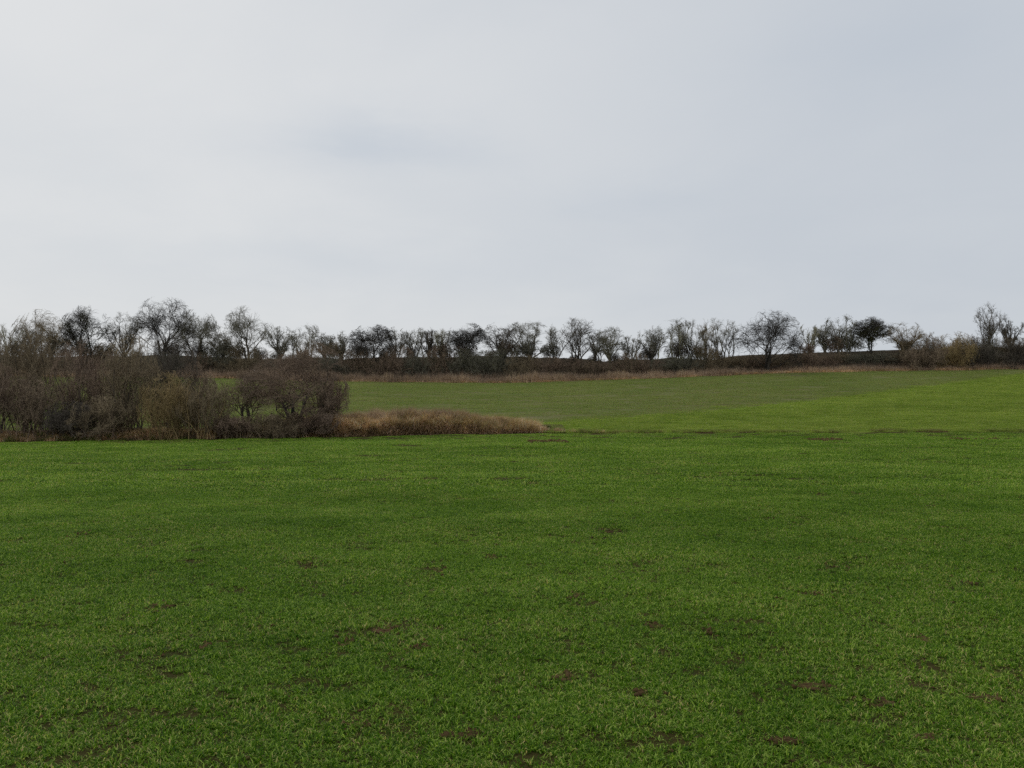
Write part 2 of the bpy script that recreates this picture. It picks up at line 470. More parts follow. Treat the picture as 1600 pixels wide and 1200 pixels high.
# bare spots of the near field: (photo x, photo y, radius in m across, radius in m along)
BARE = [(770, 870, .10, .35), (885, 1055, .09, .16), (735, 1143, .08, .12), (705, 1146, .06, .10), (560, 1130, .10, .14), (603, 985, .10, .20),
        (1020, 977, .10, .24), (1265, 1070, .17, .14), (1365, 1096, .14, .10), (1535, 1087, .16, .12), (1225, 1155, .14, .09),
        (1430, 997, .10, .18), (487, 883, .20, .45), (250, 950, .16, .3), (1278, 772, .30, .9), (1337, 772, .16, .6), (545, 1000, .08, .15),
        (655, 1010, .10, .16), (1270, 925, .12, .30), (1515, 912, .16, .35), (130, 835, .25, .6), (950, 830, .3, .8), (1300, 885, .2, .4),
        (1000, 1080, .06, .10), (320, 1010, .08, .15), (1110, 985, .08, .2), (1440, 1150, .09, .07), (900, 930, .10, .2), (690, 890, .15, .4)]


def spot_xy(px, py):
    d = 4.0
    for _ in range(60):
        x = xof(px, d); z = gz(x, d); d = (CAMZ - z) * F / (py - HZ)
    return xof(px, d), d


SP = [(spot_xy(a, b), rx * .78, ry * .78) for a, b, rx, ry in BARE]


def bare_mask(x, y, k=1.0):
    keep = np.ones(len(x), bool)
    for (c, rx, ry) in SP:
        keep &= (((x - c[0]) / (rx * k)) ** 2 + ((y - c[1]) / (ry * k)) ** 2) > 1.0
    return keep


rng = np.random.default_rng(5)
near_v = [patch('wheat_patch', M_wheat, 210, 0.15, (0.018, 0.052), (0.0034, 0.0060), (0.3, 1.3), 100 + i, clump=16) for i in range(8)]
p = wedge_pts(34000, 2.6, 21, 0.60, 1.6, rng)
k = bare_mask(p[:, 0], p[:, 1], 0.7)
thin = vnoise(p[:, 0] * 1.1, p[:, 1] * 0.8, 9) + 0.7 * vnoise(p[:, 0] * 3.1, p[:, 1] * 2.2, 10)
k &= ~((thin > 1.05) & (rng.uniform(0, 1, len(p)) < 0.6))
p = p[k]
scatter('young_wheat', np.column_stack([p, ground(p[:, 0], p[:, 1])]), near_v, 0.8, 1.25, 3,
        'short green winter wheat covering the nearest part of the field', None, 0.08)
mid_v = [patch('wheat_patch_wide', M_wheat, 460, 0.42, (0.035, 0.075), (0.007, 0.012), (0.3, 1.2), 200 + i, clump=70) for i in range(6)]
p = wedge_pts(21000, 20, 61, 0.60, 2.0, rng)
thin = vnoise(p[:, 0] * 0.25, p[:, 1] * 0.6, 19) + 0.7 * vnoise(p[:, 0] * 0.9, p[:, 1] * 1.4, 20)
k = (p[:, 1] < ye(p[:, 0]) - 0.5) & bare_mask(p[:, 0], p[:, 1], 1.1)
k &= ~((thin > 0.65) & (rng.uniform(0, 1, len(p)) < 0.6))
k &= ~((p[:, 1] > ye(p[:, 0]) - 6) & (rng.uniform(0, 1, len(p)) < 0.62))
k &= p[:, 1] < ye(p[:, 0]) - 0.9
p = p[k]
scatter('young_wheat', np.column_stack([p, ground(p[:, 0], p[:, 1])]), mid_v, 0.8, 1.2, 4,
        'short green winter wheat on the farther half of the near field', None, 0.05)
# lush meadow and the thin upper field
mead_v = [patch('meadow_patch', M_meadblade, 420, 0.7, (0.06, 0.13), (0.012, 0.022), (0.15, 1.1), 300 + i) for i in range(5)]
n = 15000
x = rng.uniform(-3, 85, n * 2); y = rng.uniform(50, 130, n * 2)
k = (y > ye(x) + 0.3) & (y < ym(x) + rng.normal(-.3, 1.7, len(x))) & (mound(x, y) < .04) & (np.abs(x) < 0.6 * y + 3)
p = np.stack([x[k], y[k]], 1)
scatter('meadow_grass', np.column_stack([p, ground(p[:, 0], p[:, 1])]), mead_v, 0.7, 1.2, 5,
        'bright green grass of the meadow wedge on the right', None, 0.05)
up_v = [patch('upper_patch', M_upblade, 300, 1.0, (0.06, 0.11), (0.015, 0.026), (0.15, 1.1), 400 + i) for i in range(5)]
n = 16000
x = rng.uniform(-85, 85, n * 2); y = rng.uniform(54, 129, n * 2)
k = (y > ym(x) + 0.3) & (y > ye(x) + 5 * (x < 3)) & (np.abs(x) < 0.6 * y + 3) & (vnoise(x * 0.4, y * 0.7, 31) < rng.uniform(-0.2, 1, n * 2))
p = np.stack([x[k], y[k]], 1)
scatter('thin_wheat', np.column_stack([p, ground(p[:, 0], p[:, 1])]), up_v, 0.7, 1.2, 6,
        'thin brownish green crop on the rising upper field', None, 0.05)


def strip_blades(name, mat, n, xr, yf, L, Wd, lean, seed, label, droop=0.8, hscale=None, density=None, segs=2):
    rng = np.random.default_rng(seed)
    x = rng.uniform(xr[0], xr[1], n); y = yf(x, rng.uniform(0, 1, n))
    # gather into clumps
    c = np.round(x * 1.0 / 0.5) ; x = x + 0.25 * vnoise(x * 2.3, y * 2.3, seed)
    if density is not None:
        k = density(x, y) > rng.uniform(0, 1, n); x = x[k]; y = y[k]
    n = len(x)
    l = rng.uniform(L[0], L[1], n)
    if hscale is not None: l = l * hscale(x, y)
    pos = np.stack([x, y, ground(x, y)], 1)
    V, T, A = blades(pos, l, rng.uniform(Wd[0], Wd[1], n), rng.uniform(lean[0], lean[1], n), rng,
                     np.clip(rng.uniform(0, 1, n) * 0.7 + 0.3 * (vnoise(x * 0.8, y * 0.8, seed + 1) * 0.5 + 0.5), 0, 1), segs=segs, droop=droop)
    return link(name, mk_mesh(name, V, T, [mat], {'tint': A}), kind='stuff', label=label)


# plough furrow lumps along the far edge and a few broken streaks before it
rng = np.random.default_rng(88)
fx = rng.uniform(-32, 42, 9000); fx = fx[vnoise(fx * .9, fx * 0, 3) + .5 * vnoise(fx * 3.1, fx * 0, 4) > .38]; fy = ye(fx) - 0.12 + rng.normal(0, .10, len(fx)) - 0.1 * vnoise(fx * .3, fx * 0, 5)
fs = rng.uniform(.015, .055, len(fx))
for (pa, pb, py_, nn) in ((825, 885, 690, 90), (1265, 1310, 687, 110), (1480, 1580, 687, 60)):
    dd = spot_xy((pa + pb) / 2, py_)[1]
    fx = np.append(fx, rng.uniform(xof(pa, dd), xof(pb, dd), nn)); fy = np.append(fy, dd + rng.normal(0, .5, nn)); fs = np.append(fs, rng.uniform(.03, .11, nn))
FURROW = (fx, fy, fs)
# edge of the near field: tufty fringe and furrow
strip_blades('edge_grass', M_fringe, 30000, (1.5, 42), lambda x, u: ye(x) + 0.10 + 0.9 * u ** 1.6, (0.10, 0.24), (0.008, 0.016), (0.1, 0.8), 51,
             'tufty pale grass along the far edge of the near field',
             density=lambda x, y: np.clip(0.55 + 0.9 * vnoise(x * 1.1, y * 0.3, 52) + 0.4 * vnoise(x * 3, y, 53), 0, 1))
# dead grass of the bank
bank_h = lambda x, y: np.clip(0.95 + 0.55 * vnoise(x * 0.9, y * 0.9, 61) + 0.5 * vnoise(x * 2.6, y * 2, 62), .2, 2) * np.interp(x, [-14, -8, -2, 1, 2.6], [0.6, 1, 1, 0.7, 0.35])
strip_blades('dead_grass', M_dead, 42000, (-13.5, 1.7), lambda x, u: ye(x) + 0.02 + 4.3 * u ** 2.2, (0.25, 0.75), (0.012, 0.024), (0.1, 1.25), 63,
             'matted straw and brown dead grass on the low bank right of the thicket', hscale=bank_h, droop=0.75, segs=3)
strip_blades('dead_grass', M_dead, 30000, (-40, -10.5), lambda x, u: ye(x) + 0.02 + 1.6 * u ** 2.0, (0.18, 0.50), (0.008, 0.016), (0.1, 1.0), 64,
             'dead grass fringe along the foot of the left thicket', droop=0.9,
             density=lambda x, y: np.clip(0.5 + 0.9 * vnoise(x * 0.7, y * 0.2, 65), 0.05, 1))
tus_v = [patch('tussock', M_dead, 260, 0.34, (0.30, 0.80), (0.010, 0.018), (0.0, 1.1), 600 + i, droop=.9) for i in range(6)]
rng = np.random.default_rng(66)
x = rng.uniform(-13.5, 1.5, 230); y = ye(x) + .25 + 3.6 * rng.uniform(0, 1, 230) ** 1.4
scatter('bank_tussocks', np.column_stack([x, y, ground(x, y) + .05]), tus_v, .45, 1.15, 67, 'ragged heads of dead grass all over the low bank', None, .25)
strip_blades('reddish_weeds', M_weed, 22000, (-10.5, 0.6), lambda x, u: ye(x) + 1.3 + 2.6 * u, (0.45, 1.05), (0.008, 0.016), (0.0, 0.5), 68,
             'thin reddish brown dead stems standing on top of the low bank', droop=0.3,
             hscale=lambda x, y: (0.75 + .4 * vnoise(x * 1.4, y, 69)) * np.interp(x, [-4, .6], [1, .5]))
fr_v = [patch('fringe_tuft', [M_dead, M_fringe][i % 2], 150, 0.26, (0.14, 0.46), (0.008, 0.014), (0.1, 1.2), 650 + i, droop=.9) for i in range(6)]
x = rng.uniform(-34, -9, 210); y = ye(x) - .12 + .9 * rng.uniform(0, 1, 210) ** 2
x2 = rng.uniform(1.6, 6, 14); y2 = ye(x2) + .1 + .5 * rng.uniform(0, 1, 14)
x = np.append(x, x2); y = np.append(y, y2)
scatter('edge_tufts', np.column_stack([x, y, ground(x, y)]), fr_v, .4, 1.1, 91, 'uneven tufts of dry and green grass along the edge of the near field', None, .25)
# dead weeds under the far hedge
weed_h = lambda x, y: (0.75 + 0.3 * vnoise(x * 0.35, y, 71) + 0.25 * vnoise(x * 1.3, y, 72)) * np.interp(x, [-60, -20, 5, 35, 75], [0.9, 1.1, 1.1, 0.7, 0.85])
strip_blades('dead_weeds', M_weed, 80000, (-78, 80), lambda x, u: 129.3 + 3.2 * u, (0.6, 1.7), (0.016, 0.034), (0.0, 0.45), 73,
             'reddish brown dead weeds along the foot of the far hedge', droop=0.25, hscale=weed_h)
strip_blades('verge_grass', M_dead, 45000, (-78, 80), lambda x, u: 128.9 + 1.5 * u, (0.22, 0.55), (0.02, 0.04), (0.1, 0.9), 74,
             'straw coloured grass at the upper field margin', droop=0.7,
             density=lambda x, y: np.clip(0.65 + 0.9 * vnoise(x * 0.5, y * 0.3, 75), 0.1, 1))


# ------------------------------------------------------------------ woody plants
def norm(v): return v / np.maximum(np.linalg.norm(v, axis=-1, keepdims=True), 1e-9)


def shoots(p0, d0, length, r0, K, wob, upw, rng, tip=0.15):
    """grow N polylines of K points -> P (N,K,3), R (N,K)"""
    n = len(p0); P = np.zeros((n, K, 3)); P[:, 0] = p0; d = d0.copy()
    for k in range(1, K):
        d = norm(d + rng.normal(0, wob, (n, 3)) + np.array([0, 0, 1.0]) * np.reshape(upw, (-1, 1)))
        P[:, k] = P[:, k - 1] + d * (length / (K - 1))[:, None]
    R = r0[:, None] * (1 - (1 - tip) * np.linspace(0, 1, K)[None] ** 0.8)
    return P, R


def children(P, R, per, t0, t1, ang, rng, up=0.0):
    n, K, _ = P.shape
    idx = np.repeat(np.arange(n), per)
    t = rng.uniform(t0, t1, len(idx)) * (K - 1)
    i = np.minimum(t.astype(int), K - 2); f = (t - i)[:, None]
    p = P[idx, i] * (1 - f) + P[idx, i + 1] * f
    r = R[idx, i] * (1 - f[:, 0]) + R[idx, i + 1] * f[:, 0]
    tan = norm(P[idx, i + 1] - P[idx, i])
    q = norm(np.cross(tan, rng.normal(0, 1, (len(idx), 3))))
    a = rng.uniform(ang[0], ang[1], len(idx))[:, None]
    d = norm(tan * np.cos(a) + q * np.sin(a) + np.array([0, 0, up]))
    plen = np.linalg.norm(np.diff(P, axis=1), axis=2).sum(1)[idx]
    return p, d, plen, r, t / (K - 1)


def tube(P, R, sides, rng):
    """open tubes ending in a point"""
    n, K, _ = P.shape
    tan = norm(np.gradient(P, axis=1))
    ref = norm(rng.normal(0, 1, (n, 1, 3)))
    u = norm(np.cross(tan, ref)); v = np.cross(tan, u)
    a = np.arange(sides) * 2 * np.pi / sides
    ring = P[:, :-1, None] + (u[:, :-1, None] * np.cos(a)[:, None] + v[:, :-1, None] * np.sin(a)[:, None]) * R[:, :-1, None, None]
    V = np.concatenate([ring.reshape(n, -1, 3), P[:, -1:]], 1)
    m = V.shape[1]; T = []
    for k in range(K - 2):
        for s in range(sides):
            b = (s + 1) % sides; o = k * sides
            T += [[o + s, o + b, o + sides + b], [o + s, o + sides + b, o + sides + s]]
    o = (K - 2) * sides
    for s in range(sides): T.append([o + s, o + (s + 1) % sides, m - 1])
    T = np.array(T)[None] + (np.arange(n) * m)[:, None, None]
    return V.reshape(-1, 3), T.reshape(-1, 3), np.repeat(rng.uniform(0, 1, n), m)


def join(parts):
    V, T, A = [], [], []; o = 0
    for v, t, a in parts:
        V.append(v); T.append(t + o); A.append(a); o += len(v)
    return np.concatenate(V), np.concatenate(T), np.concatenate(A)


def leafy(points, n, rad, size, rng):
    c = points[rng.integers(0, len(points), n)] + rng.normal(0, rad, (n, 3))
    a = norm(rng.normal(0, 1, (n, 3))); b = norm(np.cross(a, rng.normal(0, 1, (n, 3))))
    s = rng.uniform(size[0], size[1], n)[:, None]
    V = np.stack([c - a * s, c - b * s * 0.6, c + a * s, c + b * s * 0.6 + np.cross(a, b) * s * 0.25], 1)
    T = np.array([[0, 1, 2], [0, 2, 3]])[None] + (np.arange(n) * 4)[:, None, None]
    return V.reshape(-1, 3), T.reshape(-1, 3), np.repeat(rng.uniform(0, 1, n), 4)


def grow_plant(kind, h, wd, seed, tw=1.0, dens=1.0):
    """-> dict of part name -> (V,T,A); plant of height h and width wd, base at the origin"""
    rng = np.random.default_rng(seed)
    U = lambda a, b, n: rng.uniform(a, b, n)
    up3 = np.array([0, 0, 1.0])
    if kind == 'hawthorn':         # short trunk, crooked spreading limbs, dense crown
        ns = rng.integers(2, 5)
        d0 = norm(np.stack([rng.normal(0, .24, ns), rng.normal(0, .24, ns), np.ones(ns)], 1))
        p0 = np.zeros((ns, 3)); p0[:, :2] = rng.normal(0, 0.12, (ns, 2)) * (ns > 1)
        P0, R0 = shoots(p0, d0, U(.30, .42, ns) * h, U(.15, .22, ns) * (h / 7) / max(1, ns) ** .3, 6, .12, .02, rng, .75)
        nl = int(round(20 / ns))
        p, d, pl, r, t = children(P0, R0, nl, .22, 1, (.3, 1.1), rng, .12)
        n = len(p)
        P1, R1 = shoots(p, d, U(.30, .56, n) * h, r * U(.36, .6, n), 8, .20, .035, rng, .25)
        p, d, pl, r, t = children(P1, R1, 8, .40, 1, (.3, 1.0), rng, .08)
        n = len(p); P2, R2 = shoots(p, d, U(.14, .27, n) * h, np.maximum(r * .6, .024), 6, .26, .0, rng, .3)
        p, d, pl, r, t = children(P2, R2, int(7 * dens), .3, 1, (.4, 1.2), rng, .0)
        n = len(p); P3, R3 = shoots(p, d, U(.06, .15, n) * h, np.full(n, .012 * tw), 4, .28, -.02, rng, .4)
        p, d, pl, r, t = children(P3, R3, 3, .3, 1, (.4, 1.3), rng, .0)
        n = len(p); P4, R4 = shoots(p, d, U(.03, .09, n) * h, np.full(n, .006 * tw), 3, .3, 0, rng, .4)
    elif kind == 'upright':        # several straight steep stems with short side shoots
        ns = rng.integers(6, 10)
        sp = .10 + .16 * wd / h
        d0 = norm(np.stack([rng.normal(0, sp, ns), rng.normal(0, sp, ns), np.ones(ns)], 1))
        p0 = np.zeros((ns, 3)); p0[:, 0] = rng.normal(0, .22 * wd / 2, ns); p0[:, 1] = rng.normal(0, .2, ns)
        P0, R0 = shoots(p0, d0, U(.72, 1.02, ns) * h, U(.07, .11, ns), 9, .10, .05, rng, .25)
        p, d, pl, r, t = children(P0, R0, 10, .10, .97, (.25, .75), rng, .25)
        n = len(p); P1, R1 = shoots(p, d, U(.14, .34, n) * h * (1.1 - .6 * t), np.maximum(r * .55, .022), 6, .16, .09, rng, .3)
        p, d, pl, r, t = children(P1, R1, 5, .3, 1, (.3, .8), rng, .25)
        n = len(p); P2, R2 = shoots(p, d, U(.07, .16, n) * h, np.full(n, .016 * tw), 4, .18, .08, rng, .35)
        p, d, pl, r, t = children(P2, R2, int(4 * dens), .15, 1, (.3, .8), rng, .15)
        n = len(p); P3, R3 = shoots(p, d, U(.03, .08, n) * h, np.full(n, .010 * tw), 3, .2, .05, rng, .4)
        p, d, pl, r, t = children(P3, R3, 2, .2, 1, (.4, 1.1), rng, .1)
        n = len(p); P4, R4 = shoots(p, d, U(.03, .08, n) * h, np.full(n, .006 * tw), 3, .2, .0, rng, .4)
    elif kind == 'vase':           # fan of limbs from one point, twigs towards the ends
        ns = 13
        az = U(0, 6.283, ns); tl = U(.08, .55, ns)
        d0 = np.stack([np.cos(az) * np.sin(tl), np.sin(az) * np.sin(tl), np.cos(tl)], 1)
        P0, R0 = shoots(np.zeros((ns, 3)) + rng.normal(0, .05, (ns, 3)) * [1, 1, 0], d0, U(.75, 1.0, ns) * h, U(.075, .13, ns), 9, .12, .02, rng, .2)
        p, d, pl, r, t = children(P0, R0, 8, .16, 1, (.25, .7), rng, .12)
        n = len(p); P1, R1 = shoots(p, d, U(.12, .30, n) * h, np.maximum(r * .55, .02), 6, .18, .03, rng, .3)
        p, d, pl, r, t = children(P1, R1, 6, .2, 1, (.3, 1.0), rng, .08)
        n = len(p); P2, R2 = shoots(p, d, U(.06, .14, n) * h, np.full(n, .015 * tw), 4, .22, .02, rng, .35)
        p, d, pl, r, t = children(P2, R2, int(4 * dens), .15, 1, (.35, 1.0), rng)
        n = len(p); P3, R3 = shoots(p, d, U(.03, .07, n) * h, np.full(n, .011 * tw), 3, .25, 0, rng, .4)
        p, d, pl, r, t = children(P3, R3, 2, .2, 1, (.4, 1.1), rng)
        n = len(p); P4, R4 = shoots(p, d, U(.03, .08, n) * h, np.full(n, .006 * tw), 3, .2, 0, rng, .4)
    else:                          # 'shrub' / 'scrub': many arching stems from the ground, twigs all over
        ns = int((26 if kind == 'shrub' else 26) * max(1, wd / h))
        az = U(0, 6.283, ns); tl = U(.05, .75 if kind == 'shrub' else 1.1, ns)
        d0 = np.stack([np.cos(az) * np.sin(tl), np.sin(az) * np.sin(tl), np.cos(tl)], 1)
        p0 = np.zeros((ns, 3)); p0[:, 0] = U(-.32, .32, ns) * wd; p0[:, 1] = U(-.28, .28, ns) * min(wd, 3)
        P0, R0 = shoots(p0, d0, U(.5, .95, ns) * h, U(.018, .040, ns) * (h / 4) ** .5, 8, .16, .02 if kind == 'shrub' else -.04, rng, .25)
        p, d, pl, r, t = children(P0, R0, 8, .12, 1, (.3, 1.0), rng, .12)
        n = len(p); P1, R1 = shoots(p, d, U(.16, .36, n) * h, np.maximum(r * .6, .009), 5, .2, .04, rng, .35)
        p, d, pl, r, t = children(P1, R1, int(6 * dens), .1, 1, (.3, 1.1), rng, .08)
        n = len(p); P2, R2 = shoots(p, d, U(.09, .20, n) * h, np.full(n, .0075 * tw), 4, .2, .03, rng, .4)
        p, d, pl, r, t = children(P2, R2, 4, .1, 1, (.35, 1.2), rng)
        n = len(p); P3, R3 = shoots(p, d, U(.04, .10, n) * h, np.full(n, .0055 * tw), 3, .2, .02, rng, .4)
        P4, R4 = P3[:0], R3[:0]
    # fit to the wanted height and width (mild stretch), keep the base on the ground
    tips = np.concatenate([P3.reshape(-1, 3), P4.reshape(-1, 3)])
    zt = np.percentile(tips[:, 2], 98.5 if kind in ('hawthorn', 'upright', 'vase') else 96)
    big = kind in ('hawthorn', 'upright', 'vase')
    lo, hi = np.percentile(tips[:, 0], [3.0, 97.0]); ylo, yhi = np.percentile(tips[:, 1], [3.0, 97.0])
    sz = h / zt; sx = wd / (hi - lo); sy = min(wd, 1.2 * wd) / (yhi - ylo)
    cx = (hi + lo) / 2 * sx
    def fit(P):
        Q = P * np.array([sx, sy, sz])
        if True:                   # tips round off into a dome instead of poking out
            e = np.array([wd * .5, wd * .5, .6 * h]); c = np.array([cx, 0, .40 * h])
            q = (Q - c) / e; q[..., 2] = np.maximum(q[..., 2], 0); rr = np.linalg.norm(q, axis=-1)
            a = {'hawthorn': .84, 'vase': .98, 'upright': 1.05, 'shrub': .86, 'scrub': .92}[kind]
            nr = np.where(rr > a, a + .34 * np.tanh((rr - a) / .34), rr) / np.maximum(rr, 1e-6)
            Q = np.where(Q[..., 2:3] > c[2], c + (Q - c) * nr[..., None], Q * [1, 1, 1])
            Q[..., 0] = np.where(Q[..., 2] <= c[2], cx + (Q[..., 0] - cx) * nr, Q[..., 0])
        wgt = np.clip(Q[..., 2] / (0.5 * h), 0, 1)
        Q[..., 0] -= cx * wgt
        Q[..., 2] = np.maximum(Q[..., 2], 0.02) - np.where(P[..., 2] <= 1e-6, 0.12, 0)
        return Q
    P0, P1, P2, P3, P4 = map(fit, (P0, P1, P2, P3, P4))
    big = kind in ('hawthorn', 'upright', 'vase')
    trunk = [tube(P0, R0, 7 if big else 4, rng)]
    if big: trunk.append(tube(P1, R1, 4, rng))
    crown = [] if big else [tube(P1, R1, 3, rng)]
    crown += [tube(P2, R2, 3, rng), tube(P3, R3, 3, rng)]
    if len(P4): crown.append(tube(P4, R4, 3, rng))
    out = {'trunk' if big else 'stems': join(trunk), 'crown' if big else 'twigs': join(crown)}
    out['_pts'] = (P0, P1, P2, P3)
    return out


def plant(name, cat, label, px, d, top, wpx, kind, bark, seed, twig=None, ivy=0, tw=1.0, dens=1.0, group=None, dy=0.0, hfix=None):
    x = xof(px, d); z = gz(x, d)
    h = hfix if hfix else pz(top, d) - z
    wd = wpx / F * d
    parts = grow_plant(kind, h, wd, seed, tw, dens)
    pts = parts.pop('_pts')
    root = bpy.data.objects.new(name, None); scn.collection.objects.link(root)
    root.empty_display_size = 0.5
    root.location = (x, d, z)
    root['label'] = label; root['category'] = cat
    if group: root['group'] = group
    for pn, (V, T, A) in parts.items():
        mat = BARK[bark] if pn in ('trunk', 'stems') else BARK[twig or bark]
        link(pn, mk_mesh(pn, V, T, [mat], {'tint': A}), root)
    if ivy:
        r2 = np.random.default_rng(seed + 9)
        src = np.concatenate([pts[0].reshape(-1, 3)] * 3 + [pts[1][:, :5].reshape(-1, 3), pts[2][:, :3].reshape(-1, 3)]) if ivy > 0 else pts[0][:, :].reshape(-1, 3)
        V, T, A = leafy(src, abs(ivy), .22, (.05, .11), r2)
        link('ivy', mk_mesh('ivy', V, T, [M_ivy], {'tint': A}), root)
    return root


G_ROW = 'bare trees in the far hedge row'
# label, px, dist, top, width, kind, bark, twig, ivy
TREES = [
 ('pale slender bare tree at the far left edge of the hedge row', 18, 133, 505, 38, 'upright', 'pale', None, 0),
 ('second pale thin bare tree from the left, just behind the brown thicket', 45, 134, 508, 34, 'upright', 'grey', None, 0),
 ('loose rounded olive-grey tree left of the dark ivy-clad tree', 78, 134, 495, 62, 'vase', 'grey', 'brown', 0),
 ('dark gnarled tree with ivy on its thick trunk, above the left thicket', 137, 132, 481, 78, 'hawthorn', 'black', 'black', 3200),
 ('thin airy bare tree between the ivy-clad tree and the tallest tree', 193, 134, 491, 48, 'vase', 'dark', 'grey', 0),
 ('tallest bare tree of the left row with a dense domed crown', 255, 132, 466, 84, 'hawthorn', 'black', 'black', 0),
 ('round bare tree leaning on the right side of the tallest tree', 308, 133, 487, 62, 'hawthorn', 'dark', 'grey', 0),
 ('umbrella-shaped bare tree standing alone right of the tall left group', 385, 132, 482, 78, 'hawthorn', 'dark', 'grey', 0),
 ('low brownish bare tree filling the gap before the umbrella-shaped tree', 349, 134, 520, 40, 'vase', 'grey', 'brown', 0),
 ('stubby bare tree just right of the umbrella-shaped tree', 438, 134, 512, 38, 'vase', 'grey', 'grey', 0),
 ('yellowish bare tree with many upright shoots right of the stubby tree', 474, 134, 508, 38, 'upright', 'pale', 'grey', 0),
 ('small fine bare tree above the right end of the brown thicket', 506, 134, 520, 30, 'vase', 'grey', 'grey', 0),
 ('small round bare tree left of the broad dark gnarled one', 533, 134, 521, 34, 'vase', 'grey', 'grey', 0),
 ('broad dark gnarled bare tree in the left middle of the row', 581, 133, 508, 66, 'hawthorn', 'black', 'black', 0),
 ('narrow knotted bare tree touching the broad dark gnarled one', 620, 134, 514, 30, 'upright', 'dark', 'grey', 0),
 ('knobbly bare tree with clumped twig ends in the dense middle cluster', 647, 134, 512, 34, 'upright', 'grey', 'grey', 0),
 ('dark bare tree at the right end of the dense middle cluster', 669, 134, 515, 30, 'vase', 'dark', 'dark', 0),
 ('spindly pale sapling between the middle cluster and the leaning tree', 690, 134, 515, 22, 'upright', 'pale', None, 0),
 ('crooked bare tree whose crown leans left over the hedge', 727, 133, 507, 68, 'hawthorn', 'black', 'black', 0),
 ('airy bare tree with curved limbs and an open rounded crown', 786, 133, 504, 54, 'vase', 'dark', 'dark', 0),
 ('pale vase-shaped bare tree fanning from a single foot near the middle', 829, 133, 501, 54, 'vase', 'grey', 'grey', 0),
 ('sloping bare tree on the left flank of the tall upright clump', 874, 134, 508, 36, 'upright', 'dark', 'grey', 0),
 ('tall steep bare tree topping the upright clump right of the middle', 905, 133, 498, 42, 'upright', 'dark', 'dark', 0),
 ('thin bare tree between the upright clump and the pale fan tree', 932, 134, 519, 26, 'upright', 'grey', None, 0),
 ('small pale fan-shaped bare tree left of the wide gap in the row', 954, 134, 512, 40, 'vase', 'pale', 'grey', 0),
 ('wispy low sapling standing alone in the gap of the row', 986, 134, 526, 24, 'upright', 'grey', None, 0),
 ('leaning thin bare tree just right of the gap in the row', 1018, 134, 513, 38, 'vase', 'grey', 'grey', 0),
 ('tall sparse bare tree with long straight stems right of the gap', 1054, 133, 499, 44, 'upright', 'pale', 'grey', 0),
 ('bare tree with knobbly pale stems in the group left of the spreading tree', 1082, 134, 501, 34, 'upright', 'grey', 'grey', 0),
 ('brown twiggy bare tree in the middle of the group left of the spreading tree', 1103, 133, 505, 32, 'upright', 'grey', 'brown', 0),
 ('steep pointed bare tree nearest to the left of the spreading tree', 1129, 134, 497, 38, 'upright', 'grey', 'grey', 0),
 ('wide spreading dark hawthorn with a broad domed crown, right of the middle', 1199, 131.2, 486, 106, 'hawthorn', 'black', 'black', 0),
 ('pale thin bare tree just right of the spreading dark hawthorn', 1266, 134, 508, 26, 'upright', 'pale', None, 0),
 ('short bare tree with crossing stems left of the ivy-tufted tree', 1290, 134, 507, 32, 'vase', 'grey', 'grey', 0),
 ('upright bare tree with a dark tuft of ivy at its top', 1317, 133, 493, 38, 'upright', 'grey', 'grey', 900),
 ('dark bushy ivy-laden tree arching over a patch of sky on the right', 1362, 133, 497, 62, 'hawthorn', 'black', 'black', 3600),
 ('brown bushy bare tree reaching down to the hedge, left of the bramble stretch', 1412, 132, 505, 52, 'vase', 'brown', 'brown', 0),
 ('tall bare tree with two pointed leaders near the right edge', 1547, 132, 475, 40, 'upright', 'dark', 'dark', 300),
 ('bare tree leaning right beside the two-leadered tree at the right edge', 1580, 133, 495, 28, 'vase', 'dark', 'dark', 0),
]
for i, (lab, px, d, top, wpx, kind, bark, twig, ivy) in enumerate(TREES):
    if d > 132.5: d += 1.3
    elif d > 131.5: d += 1.6
    if kind != 'hawthorn': wpx *= 1.18
    elif px != 1199: wpx *= 1.08
    nm = 'ivy_clad_tree' if ivy > 600 else 'bare_tree'
    plant(nm, 'tree', lab, px, d, top, wpx, kind, bark, 1000 + i, twig=twig, ivy=ivy, tw=1.7 if kind == 'hawthorn' else 1.15, dens=(1.35 if bark == 'black' else 1.0) if kind == 'hawthorn' else .8, group=G_ROW)

LAND = [(18, 'slender tree at the left edge'), (78, 'loose olive-grey tree'), (137, 'dark ivy-clad tree'), (193, 'thin airy tree'), (255, 'tallest domed tree'), (308, 'round leaning tree'), (385, 'umbrella-shaped tree'),
        (438, 'stubby bare tree'), (474, 'yellowish upright tree'), (533, 'small round tree'), (581, 'broad dark gnarled tree'), (620, 'narrow knotted tree'), (669, 'dark middle cluster'), (727, 'crooked leaning tree'),
        (786, 'airy open-crowned tree'), (829, 'pale vase-shaped tree'), (874, 'sloping bare tree'), (905, 'tall steep clump tree'), (954, 'pale fan-shaped tree'), (986, 'wispy sapling in the gap'),
        (1018, 'thin leaning tree'), (1054, 'tall sparse tree'), (1103, 'brown twiggy tree'), (1129, 'steep pointed tree'), (1199, 'wide spreading hawthorn'), (1266, 'pale thin tree'), (1317, 'ivy-tufted tree'),
        (1362, 'ivy-laden arching tree'), (1412, 'brown bushy tree'), (1452, 'tan bramble mound'), (1493, 'paler arching bramble'), (1549, 'two-leadered tree'), (1590, 'tree at the right edge')]
